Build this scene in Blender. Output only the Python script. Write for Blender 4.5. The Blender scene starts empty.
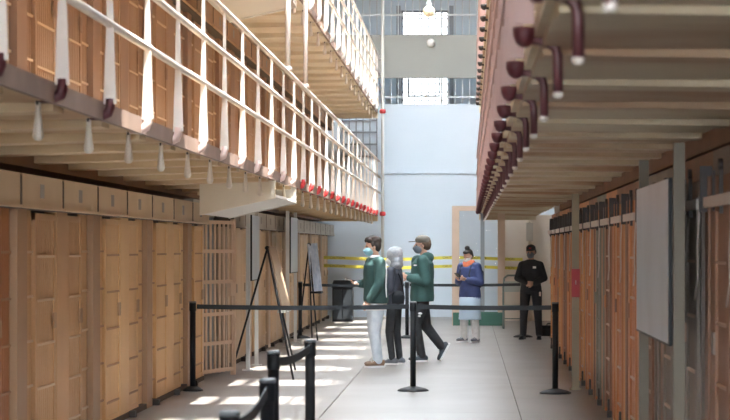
import bpy, bmesh, math, random
from mathutils import Vector, Matrix, Euler
random.seed(7)
SC = bpy.context.scene
COL = SC.collection
PI = math.pi

# ------------------------------------------------------------------ camera
F_PX = 2100.0            # focal length in pixels of a 730 wide frame
VPX, VPY = 468.0, 248.0  # vanishing point of the corridor
CAMH = 1.6
cam_d = bpy.data.cameras.new('camera')
cam = bpy.data.objects.new('camera', cam_d)
COL.objects.link(cam)
cam.location = (0, 0, CAMH)
cam.rotation_euler = (PI / 2, 0, 0)
cam_d.sensor_width = 36
cam_d.lens = F_PX / 730 * 36
cam_d.shift_x = -(VPX - 365) / 730
cam_d.shift_y = (VPY - 210) / 730
cam_d.clip_end = 300
cam_d.dof.use_dof = True
cam_d.dof.focus_distance = 28.5
cam_d.dof.aperture_fstop = 5.6
SC.camera = cam

# ------------------------------------------------------------------ world, sun, exposure
W = bpy.data.worlds.new('sky_light')
SC.world = W
W.use_nodes = True
bg = W.node_tree.nodes['Background']
bg.inputs['Color'].default_value = (0.86, 0.93, 1.0, 1)
bg.inputs['Strength'].default_value = 31.0
sun_d = bpy.data.lights.new('sun', 'SUN')
sun_d.energy = 20.0
sun_d.color = (1.0, 0.965, 0.91)
sun_d.angle = math.radians(0.6)
sun = bpy.data.objects.new('sun', sun_d)
COL.objects.link(sun)
sun.rotation_euler = Vector((-0.35, 0.22, -1)).to_track_quat('-Z', 'Y').to_euler()
SC.view_settings.view_transform = 'Standard'
SC.view_settings.look = 'None'
SC.view_settings.exposure = 0.22
SC.view_settings.gamma = 1.0
SC.view_settings.use_curve_mapping = False
SC.cycles.use_denoising = True
SC.cycles.max_bounces = 10
SC.cycles.diffuse_bounces = 7

# ------------------------------------------------------------------ helpers
def px(x, d):
    return (x - VPX) * d / F_PX

def pz(y, d):
    return CAMH + (VPY - y) * d / F_PX

MATS = {}
def mat(name, col, rough=0.6, metal=0.0, col2=None, scale=3.0, amount=0.5, bump=0.0, stretch=(1, 1, 1), spec=0.5, thresh=(0.35, 0.7)):
    if name in MATS:
        return MATS[name]
    m = bpy.data.materials.new(name)
    m.use_nodes = True
    nt = m.node_tree
    b = nt.nodes['Principled BSDF']
    b.inputs['Base Color'].default_value = (*col, 1)
    b.inputs['Roughness'].default_value = rough
    b.inputs['Metallic'].default_value = metal
    b.inputs['Specular IOR Level'].default_value = spec
    if col2 is not None:
        g = nt.nodes.new('ShaderNodeNewGeometry')
        mp = nt.nodes.new('ShaderNodeMapping')
        mp.inputs['Scale'].default_value = stretch
        n = nt.nodes.new('ShaderNodeTexNoise')
        n.inputs['Scale'].default_value = scale
        n.inputs['Detail'].default_value = 5
        r = nt.nodes.new('ShaderNodeValToRGB')
        r.color_ramp.elements[0].position = thresh[0]
        r.color_ramp.elements[1].position = thresh[1]
        r.color_ramp.elements[0].color = (*col, 1)
        c2 = tuple(col[i] * (1 - amount) + col2[i] * amount for i in range(3))
        r.color_ramp.elements[1].color = (*c2, 1)
        nt.links.new(g.outputs['Position'], mp.inputs['Vector'])
        nt.links.new(mp.outputs['Vector'], n.inputs['Vector'])
        nt.links.new(n.outputs['Fac'], r.inputs['Fac'])
        nt.links.new(r.outputs['Color'], b.inputs['Base Color'])
        if bump:
            bp = nt.nodes.new('ShaderNodeBump')
            bp.inputs['Strength'].default_value = bump
            bp.inputs['Distance'].default_value = 0.01
            nt.links.new(n.outputs['Fac'], bp.inputs['Height'])
            nt.links.new(bp.outputs['Normal'], b.inputs['Normal'])
    MATS[name] = m
    return m

class MB:
    """collects shapes; build() links them as one mesh object"""
    def __init__(s):
        s.v = []; s.f = []
    def add(s, vs, fs, M=None):
        o = len(s.v)
        for v in vs:
            v = Vector(v)
            if M is not None: v = M @ v
            s.v.append(v)
        for f in fs: s.f.append([i + o for i in f])
        return s
    def box(s, a, b, M=None):
        x0, y0, z0 = a; x1, y1, z1 = b
        vs = [(x0,y0,z0),(x1,y0,z0),(x1,y1,z0),(x0,y1,z0),(x0,y0,z1),(x1,y0,z1),(x1,y1,z1),(x0,y1,z1)]
        fs = [(0,3,2,1),(4,5,6,7),(0,1,5,4),(1,2,6,5),(2,3,7,6),(3,0,4,7)]
        return s.add(vs, fs, M)
    def prism(s, poly, axis, a, b, M=None):
        """poly of 2D points extruded along an axis from a to b"""
        def p(q, t):
            if axis == 'y': return (q[0], t, q[1])
            if axis == 'x': return (t, q[0], q[1])
            return (q[0], q[1], t)
        n = len(poly)
        vs = [p(q, a) for q in poly] + [p(q, b) for q in poly]
        fs = [tuple(range(n))[::-1], tuple(range(n, 2*n))]
        for i in range(n):
            j = (i + 1) % n
            fs.append((i, j, n + j, n + i))
        return s.add(vs, fs, M)
    def tube(s, pts, rad, n=8, M=None):
        pts = [Vector(p) for p in pts]
        if not isinstance(rad, (list, tuple)): rad = [rad] * len(pts)
        vs = []; fs = []
        prev = None
        for i, p in enumerate(pts):
            t = (pts[min(i+1, len(pts)-1)] - pts[max(i-1, 0)]).normalized()
            if prev is None:
                u = t.cross(Vector((0,0,1)))
                if u.length < 0.05: u = t.cross(Vector((0,1,0)))
            else:
                u = prev - t * prev.dot(t)
            u.normalize(); prev = u
            w = t.cross(u)
            for k in range(n):
                a = 2 * PI * k / n
                vs.append(p + (u * math.cos(a) + w * math.sin(a)) * rad[i])
        for i in range(len(pts) - 1):
            for k in range(n):
                k2 = (k + 1) % n
                fs.append((i*n+k, i*n+k2, (i+1)*n+k2, (i+1)*n+k))
        fs.append(tuple(range(n))[::-1]); fs.append(tuple(range((len(pts)-1)*n, len(pts)*n)))
        return s.add(vs, fs, M)
    def lathe(s, prof, n=16, M=None):
        """profile [(r,z)...] about the z axis, capped"""
        vs = []; fs = []
        for r, z in prof:
            for k in range(n):
                a = 2 * PI * k / n
                vs.append((r * math.cos(a), r * math.sin(a), z))
        for i in range(len(prof) - 1):
            for k in range(n):
                k2 = (k + 1) % n
                fs.append((i*n+k, i*n+k2, (i+1)*n+k2, (i+1)*n+k))
        fs.append(tuple(range(n))[::-1]); fs.append(tuple(range((len(prof)-1)*n, len(prof)*n)))
        return s.add(vs, fs, M)
    def ell(s, c, r, n=14, M=None, rot=None):
        c = Vector(c); R = rot.to_matrix() if rot is not None else Matrix.Identity(3)
        vs = []; fs = []; h = n // 2
        for i in range(1, h):
            th = PI * i / h
            for k in range(n):
                a = 2 * PI * k / n
                vs.append(c + R @ Vector((r[0]*math.sin(th)*math.cos(a), r[1]*math.sin(th)*math.sin(a), r[2]*math.cos(th))))
        top = len(vs); vs.append(c + R @ Vector((0,0,r[2]))); vs.append(c + R @ Vector((0,0,-r[2])))
        for i in range(h - 2):
            for k in range(n):
                k2 = (k+1) % n
                fs.append((i*n+k, (i+1)*n+k, (i+1)*n+k2, i*n+k2))
        for k in range(n):
            k2 = (k+1) % n
            fs.append((top, k, k2)); fs.append((top+1, (h-2)*n+k2, (h-2)*n+k))
        return s.add(vs, fs, M)
    def cap(s, a, b, ra, rb, n=12, M=None):
        """tapered capsule"""
        a = Vector(a); b = Vector(b); t = (b - a)
        L = t.length; t.normalize()
        pts = []; rr = []
        for q in (-0.98, -0.8, -0.5, 0): pts.append(a + t * ra * q); rr.append(ra * math.sqrt(max(0.03, 1 - q*q)))
        for q in (0, 0.5, 0.8, 0.98): pts.append(b + t * rb * q); rr.append(rb * math.sqrt(max(0.03, 1 - q*q)))
        return s.tube(pts, rr, n, M)
    def loft(s, rings, n=18, M=None):
        """rings: (cx, cy, z, rx, ry) ellipses"""
        vs = []; fs = []
        for cx, cy, z, rx, ry in rings:
            for k in range(n):
                a = 2 * PI * k / n
                vs.append((cx + rx * math.cos(a), cy + ry * math.sin(a), z))
        for i in range(len(rings) - 1):
            for k in range(n):
                k2 = (k+1) % n
                fs.append((i*n+k, i*n+k2, (i+1)*n+k2, (i+1)*n+k))
        fs.append(tuple(range(n))[::-1]); fs.append(tuple(range((len(rings)-1)*n, len(rings)*n)))
        return s.add(vs, fs, M)
    def mesh(s, name, m, smooth=False):
        me = bpy.data.meshes.new(name)
        me.from_pydata([tuple(v) for v in s.v], [], s.f)
        bm = bmesh.new(); bm.from_mesh(me)
        bmesh.ops.recalc_face_normals(bm, faces=bm.faces)
        bm.to_mesh(me); bm.free()
        if m is not None: me.materials.append(m)
        if smooth:
            me.polygons.foreach_set('use_smooth', [True] * len(me.polygons))
        me.update()
        return me
    def build(s, name, m, parent=None, smooth=False, loc=None):
        return link(name, s.mesh(name, m, smooth), parent, loc)
    def remesh(s, name, m, parent=None, voxel=0.012, smooth_it=2):
        me = s.mesh(name + '_raw', None)
        o = bpy.data.objects.new(name + '_raw', me); COL.objects.link(o)
        md = o.modifiers.new('r', 'REMESH'); md.mode = 'VOXEL'; md.voxel_size = voxel; md.use_smooth_shade = True
        if smooth_it:
            sm = o.modifiers.new('s', 'SMOOTH'); sm.factor = 0.5; sm.iterations = smooth_it
        dg = bpy.context.evaluated_depsgraph_get()
        me2 = bpy.data.meshes.new_from_object(o.evaluated_get(dg))
        me2.name = name
        bpy.data.objects.remove(o); bpy.data.meshes.remove(me)
        me2.materials.clear(); me2.materials.append(m)
        me2.polygons.foreach_set('use_smooth', [True] * len(me2.polygons))
        return link(name, me2, parent)

def link(name, me, parent=None, loc=None, rotz=0):
    o = bpy.data.objects.new(name, me); COL.objects.link(o)
    if parent is not None: o.parent = parent
    if loc is not None: o.location = loc
    if rotz: o.rotation_euler = (0, 0, rotz)
    return o

def tag(o, label=None, cat=None, group=None, kind=None):
    if label: o['label'] = label
    if cat: o['category'] = cat
    if group: o['group'] = group
    if kind: o['kind'] = kind
    return o

def thing(name, label, cat, loc=(0,0,0), rotz=0, group=None):
    o = link(name, None, None, loc, rotz)
    o.empty_display_size = 0.1
    return tag(o, label, cat, group)

MC = {}
def cached(key, fn):
    if key not in MC: MC[key] = fn()
    return MC[key]

ORD = ['first','second','third','fourth','fifth','sixth','seventh','eighth','ninth','tenth','eleventh','twelfth',
       'thirteenth','fourteenth','fifteenth','sixteenth','seventeenth','eighteenth','nineteenth','twentieth',
       'twenty-first','twenty-second','twenty-third','twenty-fourth','twenty-fifth']

# ------------------------------------------------------------------ materials
M_FLOOR = mat('polished concrete', (0.255,0.24,0.225), 0.36, 0, (0.19,0.165,0.145), 0.9, 0.7, 0.05, spec=0.4)
M_FLOOR2 = mat('worn brown concrete', (0.26,0.225,0.19), 0.5, 0, (0.18,0.145,0.11), 1.1, 0.7, 0.05, spec=0.3)
M_JOINT = mat('dark floor joint', (0.10,0.09,0.08), 0.9)
M_BACK = mat('pale blue white painted wall', (0.61,0.68,0.745), 0.7, 0, (0.55,0.63,0.70), 0.5, 0.8)
M_GALWALL = mat('grey blue wall paint', (0.60,0.68,0.74), 0.7)
M_BEIGE = mat('beige painted wall', (0.72,0.65,0.57), 0.75, 0, (0.62,0.55,0.47), 1.0, 0.8)
M_PARAPET = mat('beige grey parapet paint', (0.30,0.30,0.275), 0.7, 0, (0.25,0.255,0.24), 0.8, 0.6)
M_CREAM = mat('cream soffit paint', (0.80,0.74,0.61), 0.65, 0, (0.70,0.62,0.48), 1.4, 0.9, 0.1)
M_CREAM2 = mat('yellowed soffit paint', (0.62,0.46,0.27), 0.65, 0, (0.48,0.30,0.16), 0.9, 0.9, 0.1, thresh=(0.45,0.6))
M_RIBL = mat('golden cream rib paint', (0.70,0.55,0.34), 0.65, 0, (0.60,0.43,0.25), 1.4, 0.9, 0.1)
M_SOFR = mat('stained right soffit paint', (0.60,0.51,0.355), 0.65, 0, (0.42,0.26,0.15), 0.55, 0.95, 0.1, (1,1.6,1), thresh=(0.42,0.62))
M_FASCIA = mat('brown weathered slab edge', (0.19,0.13,0.105), 0.6, 0, (0.33,0.235,0.18), 2.5, 0.7)
M_GREYP = mat('light grey painted steel', (0.66,0.65,0.60), 0.5)
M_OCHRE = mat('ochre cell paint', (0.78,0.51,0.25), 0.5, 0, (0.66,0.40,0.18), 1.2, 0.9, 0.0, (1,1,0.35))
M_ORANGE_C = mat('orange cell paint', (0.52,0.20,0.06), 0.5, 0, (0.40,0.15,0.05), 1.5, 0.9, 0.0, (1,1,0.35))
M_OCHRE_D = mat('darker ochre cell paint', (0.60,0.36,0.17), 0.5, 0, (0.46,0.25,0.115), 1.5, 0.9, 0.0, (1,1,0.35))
M_OCHRE_P = mat('pale ochre post paint', (0.46,0.28,0.15), 0.5, 0, (0.38,0.22,0.11), 1.1, 0.9, 0.0, (1,1,0.3))
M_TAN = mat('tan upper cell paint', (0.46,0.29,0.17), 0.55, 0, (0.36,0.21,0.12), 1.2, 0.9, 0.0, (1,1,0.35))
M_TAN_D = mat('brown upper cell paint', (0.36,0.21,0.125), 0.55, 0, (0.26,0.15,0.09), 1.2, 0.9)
M_HOUS = mat('pale tan housing paint', (0.70,0.56,0.38), 0.5, 0, (0.62,0.47,0.30), 2.0, 0.8)
M_HOUSG = mat('grey housing paint', (0.50,0.48,0.43), 0.5, 0, (0.42,0.38,0.32), 2.0, 0.8)
M_MARK = mat('faded blue grey stencil', (0.36,0.34,0.31), 0.7)
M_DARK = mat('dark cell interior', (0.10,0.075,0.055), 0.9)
M_RUST = mat('rust orange paint', (0.66,0.28,0.10), 0.5, 0, (0.42,0.165,0.07), 2.2, 0.9, 0.1, (1,1,0.25))
M_RUST2 = mat('amber rust paint', (0.74,0.40,0.14), 0.5, 0, (0.52,0.24,0.09), 2.2, 0.9, 0.1, (1,1,0.25))
M_RUSTB = mat('brown rust paint', (0.32,0.16,0.09), 0.55, 0, (0.20,0.10,0.06), 2.0, 0.9, 0.1, (1,1,0.25))
M_GRNGR = mat('green grey paint', (0.25,0.25,0.19), 0.55, 0, (0.17,0.17,0.14), 2.0, 0.9)
M_GREYB = mat('grey brown paint', (0.25,0.20,0.16), 0.55, 0, (0.15,0.12,0.10), 2.0, 0.9, 0.0, (1,1,0.25))
M_YEL = mat('lit yellow edge paint', (0.75,0.40,0.03), 0.5)  # yellow edges with the light on them put into the colour
M_IRON = mat('dark iron', (0.045,0.038,0.035), 0.5, 0.3)
M_TRACK = mat('worn steel track', (0.66,0.58,0.52), 0.45, 0.2)
M_RAILW = mat('cream white rail paint', (0.78,0.73,0.67), 0.4, 0, (0.62,0.55,0.49), 4.0, 0.6)
M_RAILP = mat('dusty pink rail paint', (0.42,0.265,0.23), 0.5, 0, (0.35,0.21,0.19), 4.0, 0.8)
M_RED = mat('bright red paint', (0.62,0.05,0.05), 0.4)
M_PINKW = mat('overexposed foot paint', (0.78,0.60,0.54), 0.4)  # sun glare on the red feet, put into the colour as pinkish white
M_MAROON = mat('dark maroon paint', (0.085,0.014,0.02), 0.5)
M_MAROOND = mat('grimy maroon paint', (0.10,0.03,0.035), 0.4)
M_BLACK = mat('matt black metal', (0.011,0.013,0.016), 0.5, spec=0.25)
M_BELT = mat('dark grey woven belt', (0.035,0.041,0.047), 0.6, spec=0.2)
M_CAPG = mat('grey cap metal', (0.16,0.18,0.19), 0.4)
M_BLUEG = mat('blue grey steel', (0.24,0.27,0.30), 0.5, 0, (0.32,0.33,0.33), 2.0, 0.8)
M_SIGNB = mat('silver grey sign panel', (0.54,0.61,0.69), 0.3, 0, (0.42,0.47,0.54), 1.5, 0.9)
M_POSTG = mat('green grey post paint', (0.34,0.31,0.21), 0.5, 0, (0.27,0.25,0.17), 2.0, 0.7)
M_POSTD = mat('dark olive post paint', (0.17,0.145,0.10), 0.5)
M_POSTW = mat('white post paint', (0.70,0.70,0.68), 0.5)
M_WOOD = mat('tan wooden door frame', (0.62,0.47,0.36), 0.55, 0, (0.54,0.40,0.30), 3.0, 0.7)
M_GREEN = mat('dark green panel paint', (0.045,0.14,0.10), 0.5)
M_TAPE = mat('yellow caution tape', (0.66,0.57,0.07), 0.4)
M_INK = mat('black print', (0.02,0.02,0.02), 0.6)
M_WHITE = mat('white paint', (0.85,0.85,0.85), 0.5)
M_GLASS = None
M_SIGNRED = mat('red sign', (0.42,0.03,0.045), 0.5)

# ------------------------------------------------------------------ dimensions
XL, XR = -3.25, 1.40           # cell front planes
GL, GR = -2.05, 0.24           # gallery edges
Z2, Z2B = 2.41, 2.33           # second tier floor top and underside
TIER = 2.34
Y0, Y1 = -6.0, 48.6            # near end, end wall
PITCH = 1.51
ZROOF = 8.6

# ------------------------------------------------------------------ setting: floor
fl = MB().box((-6, Y0, -0.2), (6, 51, -0.012)).build('floor', M_JOINT)
tag(fl, kind='structure')
strips = [(-6.0, -3.30, M_FLOOR2), (-3.29, -1.405, M_FLOOR), (-1.395, 0.495, M_FLOOR), (0.505, 1.45, M_FLOOR), (1.46, 6.0, M_FLOOR2)]
for a, b, m in strips:
    y = Y0; k = 0
    L = 4.4
    while y < 48.5:
        y2 = min(y + L, 48.6)
        MB().box((a, y + 0.002, -0.012), (b, y2 - 0.002, 0.0)).build('floor_slab', m, fl)
        y = y2; k += 1

# ceiling with skylight
ce = MB()
SKX0, SKX1 = -2.6, 1.55
ce.box((-6, Y0, ZROOF), (SKX0, 51, ZROOF + 0.3))
ce.box((SKX1, Y0, ZROOF), (6, 51, ZROOF + 0.3))
SKY0, SKY1 = 11.0, 44.6
ce.box((SKX0, Y0, ZROOF), (SKX1, SKY0, ZROOF + 0.3))
ce.box((SKX0, SKY1, ZROOF), (SKX1, 51, ZROOF + 0.3))
ceo = ce.build('ceiling', M_BACK); tag(ceo, kind='structure')
y = SKY0 + 1.0
while y < SKY1 - 1.2:
    MB().box((SKX0, y, ZROOF), (SKX1, y + 1.75, ZROOF + 0.3)).build('skylight_beam', M_BACK, ceo)
    y += 2.9
for x in (-1.55, -0.55, 0.45):
    MB().box((x - 0.04, SKY0, ZROOF + 0.1), (x + 0.04, SKY1, ZROOF + 0.2)).build('glazing_bar', M_GREYP, ceo)

# outer walls of the blocks
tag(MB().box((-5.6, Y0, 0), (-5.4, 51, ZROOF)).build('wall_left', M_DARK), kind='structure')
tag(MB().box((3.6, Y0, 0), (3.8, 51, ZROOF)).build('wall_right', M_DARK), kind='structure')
wbh = MB()          # near end of the corridor: wall, with an unseen window added for fill light
wbh.box((-5.4, Y0 - 0.2, 0), (-3.2, Y0, ZROOF)); wbh.box((1.4, Y0 - 0.2, 0), (3.6, Y0, ZROOF))
wbh.box((-3.2, Y0 - 0.2, 0), (1.4, Y0, 0.8)); wbh.box((-3.2, Y0 - 0.2, 4.4), (1.4, Y0, ZROOF))
tag(wbh.build('wall_behind', M_BACK), kind='structure')
w2 = tag(link('fill_window', None, None, (-0.9, Y0 - 0.1, 0.8)), kind='structure')  # added behind the camera to brighten the corridor
for i in range(6):
    MB().box((-2.3 + i * 0.92 - 0.03, -0.03, 0), (-2.3 + i * 0.92 + 0.03, 0.03, 3.6)).build('window_frame', M_BLUEG, w2)
for z in (0.0, 0.9, 1.8, 2.7, 3.54):
    MB().box((-2.3, -0.025, z), (2.3, 0.025, z + 0.06)).build('window_frame', M_BLUEG, w2)
# block bodies: solid floors between the tiers behind the cell fronts, plain third-tier fronts
for nm, xa, xb, ya, yb in (('cell_block_left', -5.4, XL - 0.08, Y0, Y1 - 0.2), ('cell_block_right', XR + 0.10, 3.6, Y0, 34.4)):
    for t in (0, 1):
        zz = Z2B - 0.12 + t * TIER
        o = MB().box((xa, ya, zz), (xb, yb, zz + 0.2)).build(nm, M_RUSTB if xa > 0 else M_TAN_D)
        tag(o, kind='structure')
    if xa > 0:
        o = MB().box((xa, ya, Z2 + 0.0), (xa + 0.1, yb, ZROOF)).build('wall_right_upper', M_TAN_D)
    else:
        o = MB().box((xb - 0.1, ya, Z2 + TIER), (xb, yb, ZROOF)).build('wall_left_upper', M_TAN_D)
    tag(o, kind='structure')
# recessed dark backs of the cells
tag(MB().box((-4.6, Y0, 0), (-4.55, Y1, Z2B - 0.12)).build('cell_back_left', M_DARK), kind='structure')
tag(MB().box((-4.6, Y0, Z2 + 0.01), (-4.55, Y1, Z2B - 0.12 + TIER)).build('cell_back_left_upper', M_TAN_D), kind='structure')
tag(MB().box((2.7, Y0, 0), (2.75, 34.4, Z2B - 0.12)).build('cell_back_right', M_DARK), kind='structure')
# end of right block and beige wall beyond
tag(MB().box((XR + 0.02, 34.4, 0), (3.6, 34.6, ZROOF)).build('wall_block_end', M_BEIGE), kind='structure')
tag(MB().box((0.80, 46.2, 0), (3.6, 46.5, Z2B)).build('wall_return', M_BEIGE), kind='structure')
wnl = tag(MB().box((-5.4, Y0, 0), (XL - 0.06, 13.2, Z2B - 0.12)).build('wall_near_left', M_OCHRE_D), kind='structure')
tag(MB().box((-5.4, Y0, Z2), (XL - 0.06, 13.2, Z2B - 0.12 + TIER)).build('wall_near_left_upper', M_TAN), kind='structure')
for k in range(8):
    MB().box((XL - 0.06, 1.6 + k * 1.45, 0), (XL + 0.03, 1.9 + k * 1.45, 1.9)).build('pilaster', M_OCHRE_P, wnl)
MB().box((XL - 0.06, 1.0, 1.9), (XL + 0.12, 12.95, 2.12)).build('cornice', M_HOUS, wnl)

# ------------------------------------------------------------------ end wall with gun gallery and window
wb = tag(MB().box((-5.4, 48.6, 0), (3.6, 48.8, 4.93)).build('wall_end', M_BACK), kind='structure')
MB().box((-5.4, 48.57, 3.32), (3.6, 48.6, 3.36)).build('ledge', M_BACK, wb)
MB().box((-5.4, 48.8, 4.75), (3.6, 50.0, 4.93)).build('gallery_floor', M_GALWALL, wb)
WX0, WX1, WZ0, WZ1 = px(401, 50), px(449, 50), 4.93, pz(10, 50)
eo = MB()
eo.box((-5.4, 50, 0), (WX0, 50.3, ZROOF)); eo.box((WX1, 50, 0), (3.6, 50.3, ZROOF))
eo.box((WX0, 50, 0), (WX1, 50.3, WZ0)); eo.box((WX0, 50, WZ1), (WX1, 50.3, ZROOF))
tag(eo.build('wall_outer_end', M_GALWALL), kind='structure')
par = MB().box((-5.4, 48.6, pz(78, 48.6)), (3.6, 48.72, pz(35, 48.6)))
paro = tag(par.build('parapet_wall', M_PARAPET), kind='structure')
MB().box((-5.4, 48.56, pz(78, 48.6)), (3.6, 48.6, pz(72, 48.6))).build('parapet_ledge', M_PARAPET, paro)
MB().box((-5.4, 48.72, pz(60, 48.6)), (3.6, 50.0, pz(55, 48.6))).build('gallery_floor', M_GALWALL, paro)
# tall window: frame and muntins
win = tag(link('window_1', None, None, (0, 50.1, 0)), kind='structure')
def wbar(nm, x0, x1, z0, z1, m=M_BLUEG, t=0.06):
    MB().box((x0, 0, z0), (x1, t, z1)).build(nm, m, win)
for x0, x1 in ((WX0, WX0 + 0.05), (WX1 - 0.05, WX1)): wbar('window_frame', x0, x1, WZ0, WZ1)
for z0, z1 in ((WZ0, WZ0 + 0.05), (WZ1 - 0.05, WZ1)): wbar('window_frame', WX0, WX1, z0, z1)
for k in range(1, 7):
    x = WX0 + (WX1 - WX0) * k / 7
    wbar('muntin', x - 0.012, x + 0.012, WZ0, WZ1, M_BLUEG, 0.026)
for k in range(1, 12):
    z = WZ0 + (WZ1 - WZ0) * k / 12
    wbar('muntin', WX0, WX1, z - 0.012, z + 0.012, M_BLUEG, 0.026)
sx0, sx1, sz0, sz1 = px(408, 50), px(440, 50), pz(96, 50), 6.4
for a in ((sx0, sx0 + 0.03, sz0, sz1), (sx1 - 0.03, sx1, sz0, sz1), (sx0, sx1, sz0, sz0 + 0.03)): wbar('sash_frame', *a)
gm = bpy.data.materials.new('window glass'); gm.use_nodes = True
gb = gm.node_tree.nodes['Principled BSDF']
gb.inputs['Transmission Weight'].default_value = 1.0; gb.inputs['Roughness'].default_value = 0.0
gb.inputs['IOR'].default_value = 1.02; gb.inputs['Base Color'].default_value = (1, 1, 1, 1)
M_GLASS = gm
fm_ = bpy.data.materials.new('grey tinted frosted glass'); fm_.use_nodes = True
fb_ = fm_.node_tree.nodes['Principled BSDF']
fb_.inputs['Transmission Weight'].default_value = 1.0; fb_.inputs['Roughness'].default_value = 0.15
fb_.inputs['IOR'].default_value = 1.02; fb_.inputs['Base Color'].default_value = (0.20, 0.20, 0.195, 1)  # grey tint added to dim the bright sky behind the pane
MB().box((WX0 + 0.02, 0.028, WZ0 + 0.02), (WX1 - 0.02, 0.034, WZ1 - 0.02)).build('pane', fm_, win)
# dark shutters flanking the window
for x0, x1 in ((WX0 - 0.11, WX0 - 0.01), (WX1 + 0.01, WX1 + 0.11)):
    MB().box((x0, -0.13, WZ0 + 0.02), (x1, -0.11, WZ1 + 0.1)).build('shutter', M_BLUEG, win)

# cages of bars on the gun gallery
def cage(name, label, x0, x1, y, z0, z1, pitch, r, cross, m):
    t = thing(name, label, 'bars', ((x0 + x1) / 2, y, z0))
    me = MB().tube([(0,0,0),(0,0,z1-z0)], r, 6).mesh('bar', m)
    n = int((x1 - x0) / pitch)
    for i in range(n + 1):
        link('bar', me, t, (x0 + i * pitch - (x0 + x1) / 2, 0, 0))
    for zc in cross:
        MB().box((-(x1-x0)/2, -0.015, zc - 0.02 - z0), ((x1-x0)/2, 0.015, zc + 0.02 - z0)).build('crossbar', m, t)
    return t
M_BARS = mat('pale grey cage bars', (0.52,0.55,0.57), 0.5)
cage('gallery_bars', 'row of pale bars below the beige parapet, before the lower window', -3.1, 1.3, 48.66, 4.93, pz(78, 48.6), 0.165, 0.014, (5.1,), M_BARS)
cage('gallery_bars', 'row of pale bars above the beige parapet at top of photo', -3.1, 1.3, 48.66, pz(35, 48.6), ZROOF, 0.165, 0.014, (7.0,), M_BARS)
cage('stair_cage', 'grey grille of bars on the end wall between the two left galleries', px(342, 48.4), px(377, 48.4), 48.56, pz(158, 48.4), pz(112, 48.4), 0.16, 0.012,
     (pz(120, 48.4), pz(132, 48.4), pz(144, 48.4), pz(156, 48.4)), M_BLUEG)

# lamps on the end
t = thing('pendant_lamp', 'cream globe pendant lamp hanging on a dark stem before the window', 'lamp', (px(429, 45), 45, pz(11, 45)))
MB().lathe([(0.02,-0.13),(0.08,-0.11),(0.125,-0.05),(0.13,0.0),(0.11,0.06),(0.06,0.10),(0.05,0.11)], 20).build('globe', mat('cream lamp glass', (0.62,0.52,0.36), 0.3), t, True)
MB().lathe([(0.055,0.10),(0.06,0.16),(0.03,0.22),(0.02,0.26)], 14).build('collar', M_BLUEG, t, True)
MB().tube([(0,0,0.25),(0,0,ZROOF - pz(11, 45))], 0.02, 8).build('stem', M_BLUEG, t)
t = thing('bulkhead_lamp', 'small round white lamp fixed on the beige parapet wall', 'lamp', (px(431, 48.5), 48.60, pz(42.5, 48.5)))
RX = Matrix.Rotation(PI / 2, 4, 'X')
MB().lathe([(0.10,0.0),(0.10,0.05),(0.085,0.06)], 20, RX).build('ring', M_GREYP, t, True)
MB().lathe([(0.085,0.04),(0.075,0.09),(0.04,0.12),(0.01,0.125)], 18, RX).build('globe', mat('white lamp glass', (0.9,0.9,0.88), 0.3), t, True)

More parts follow.
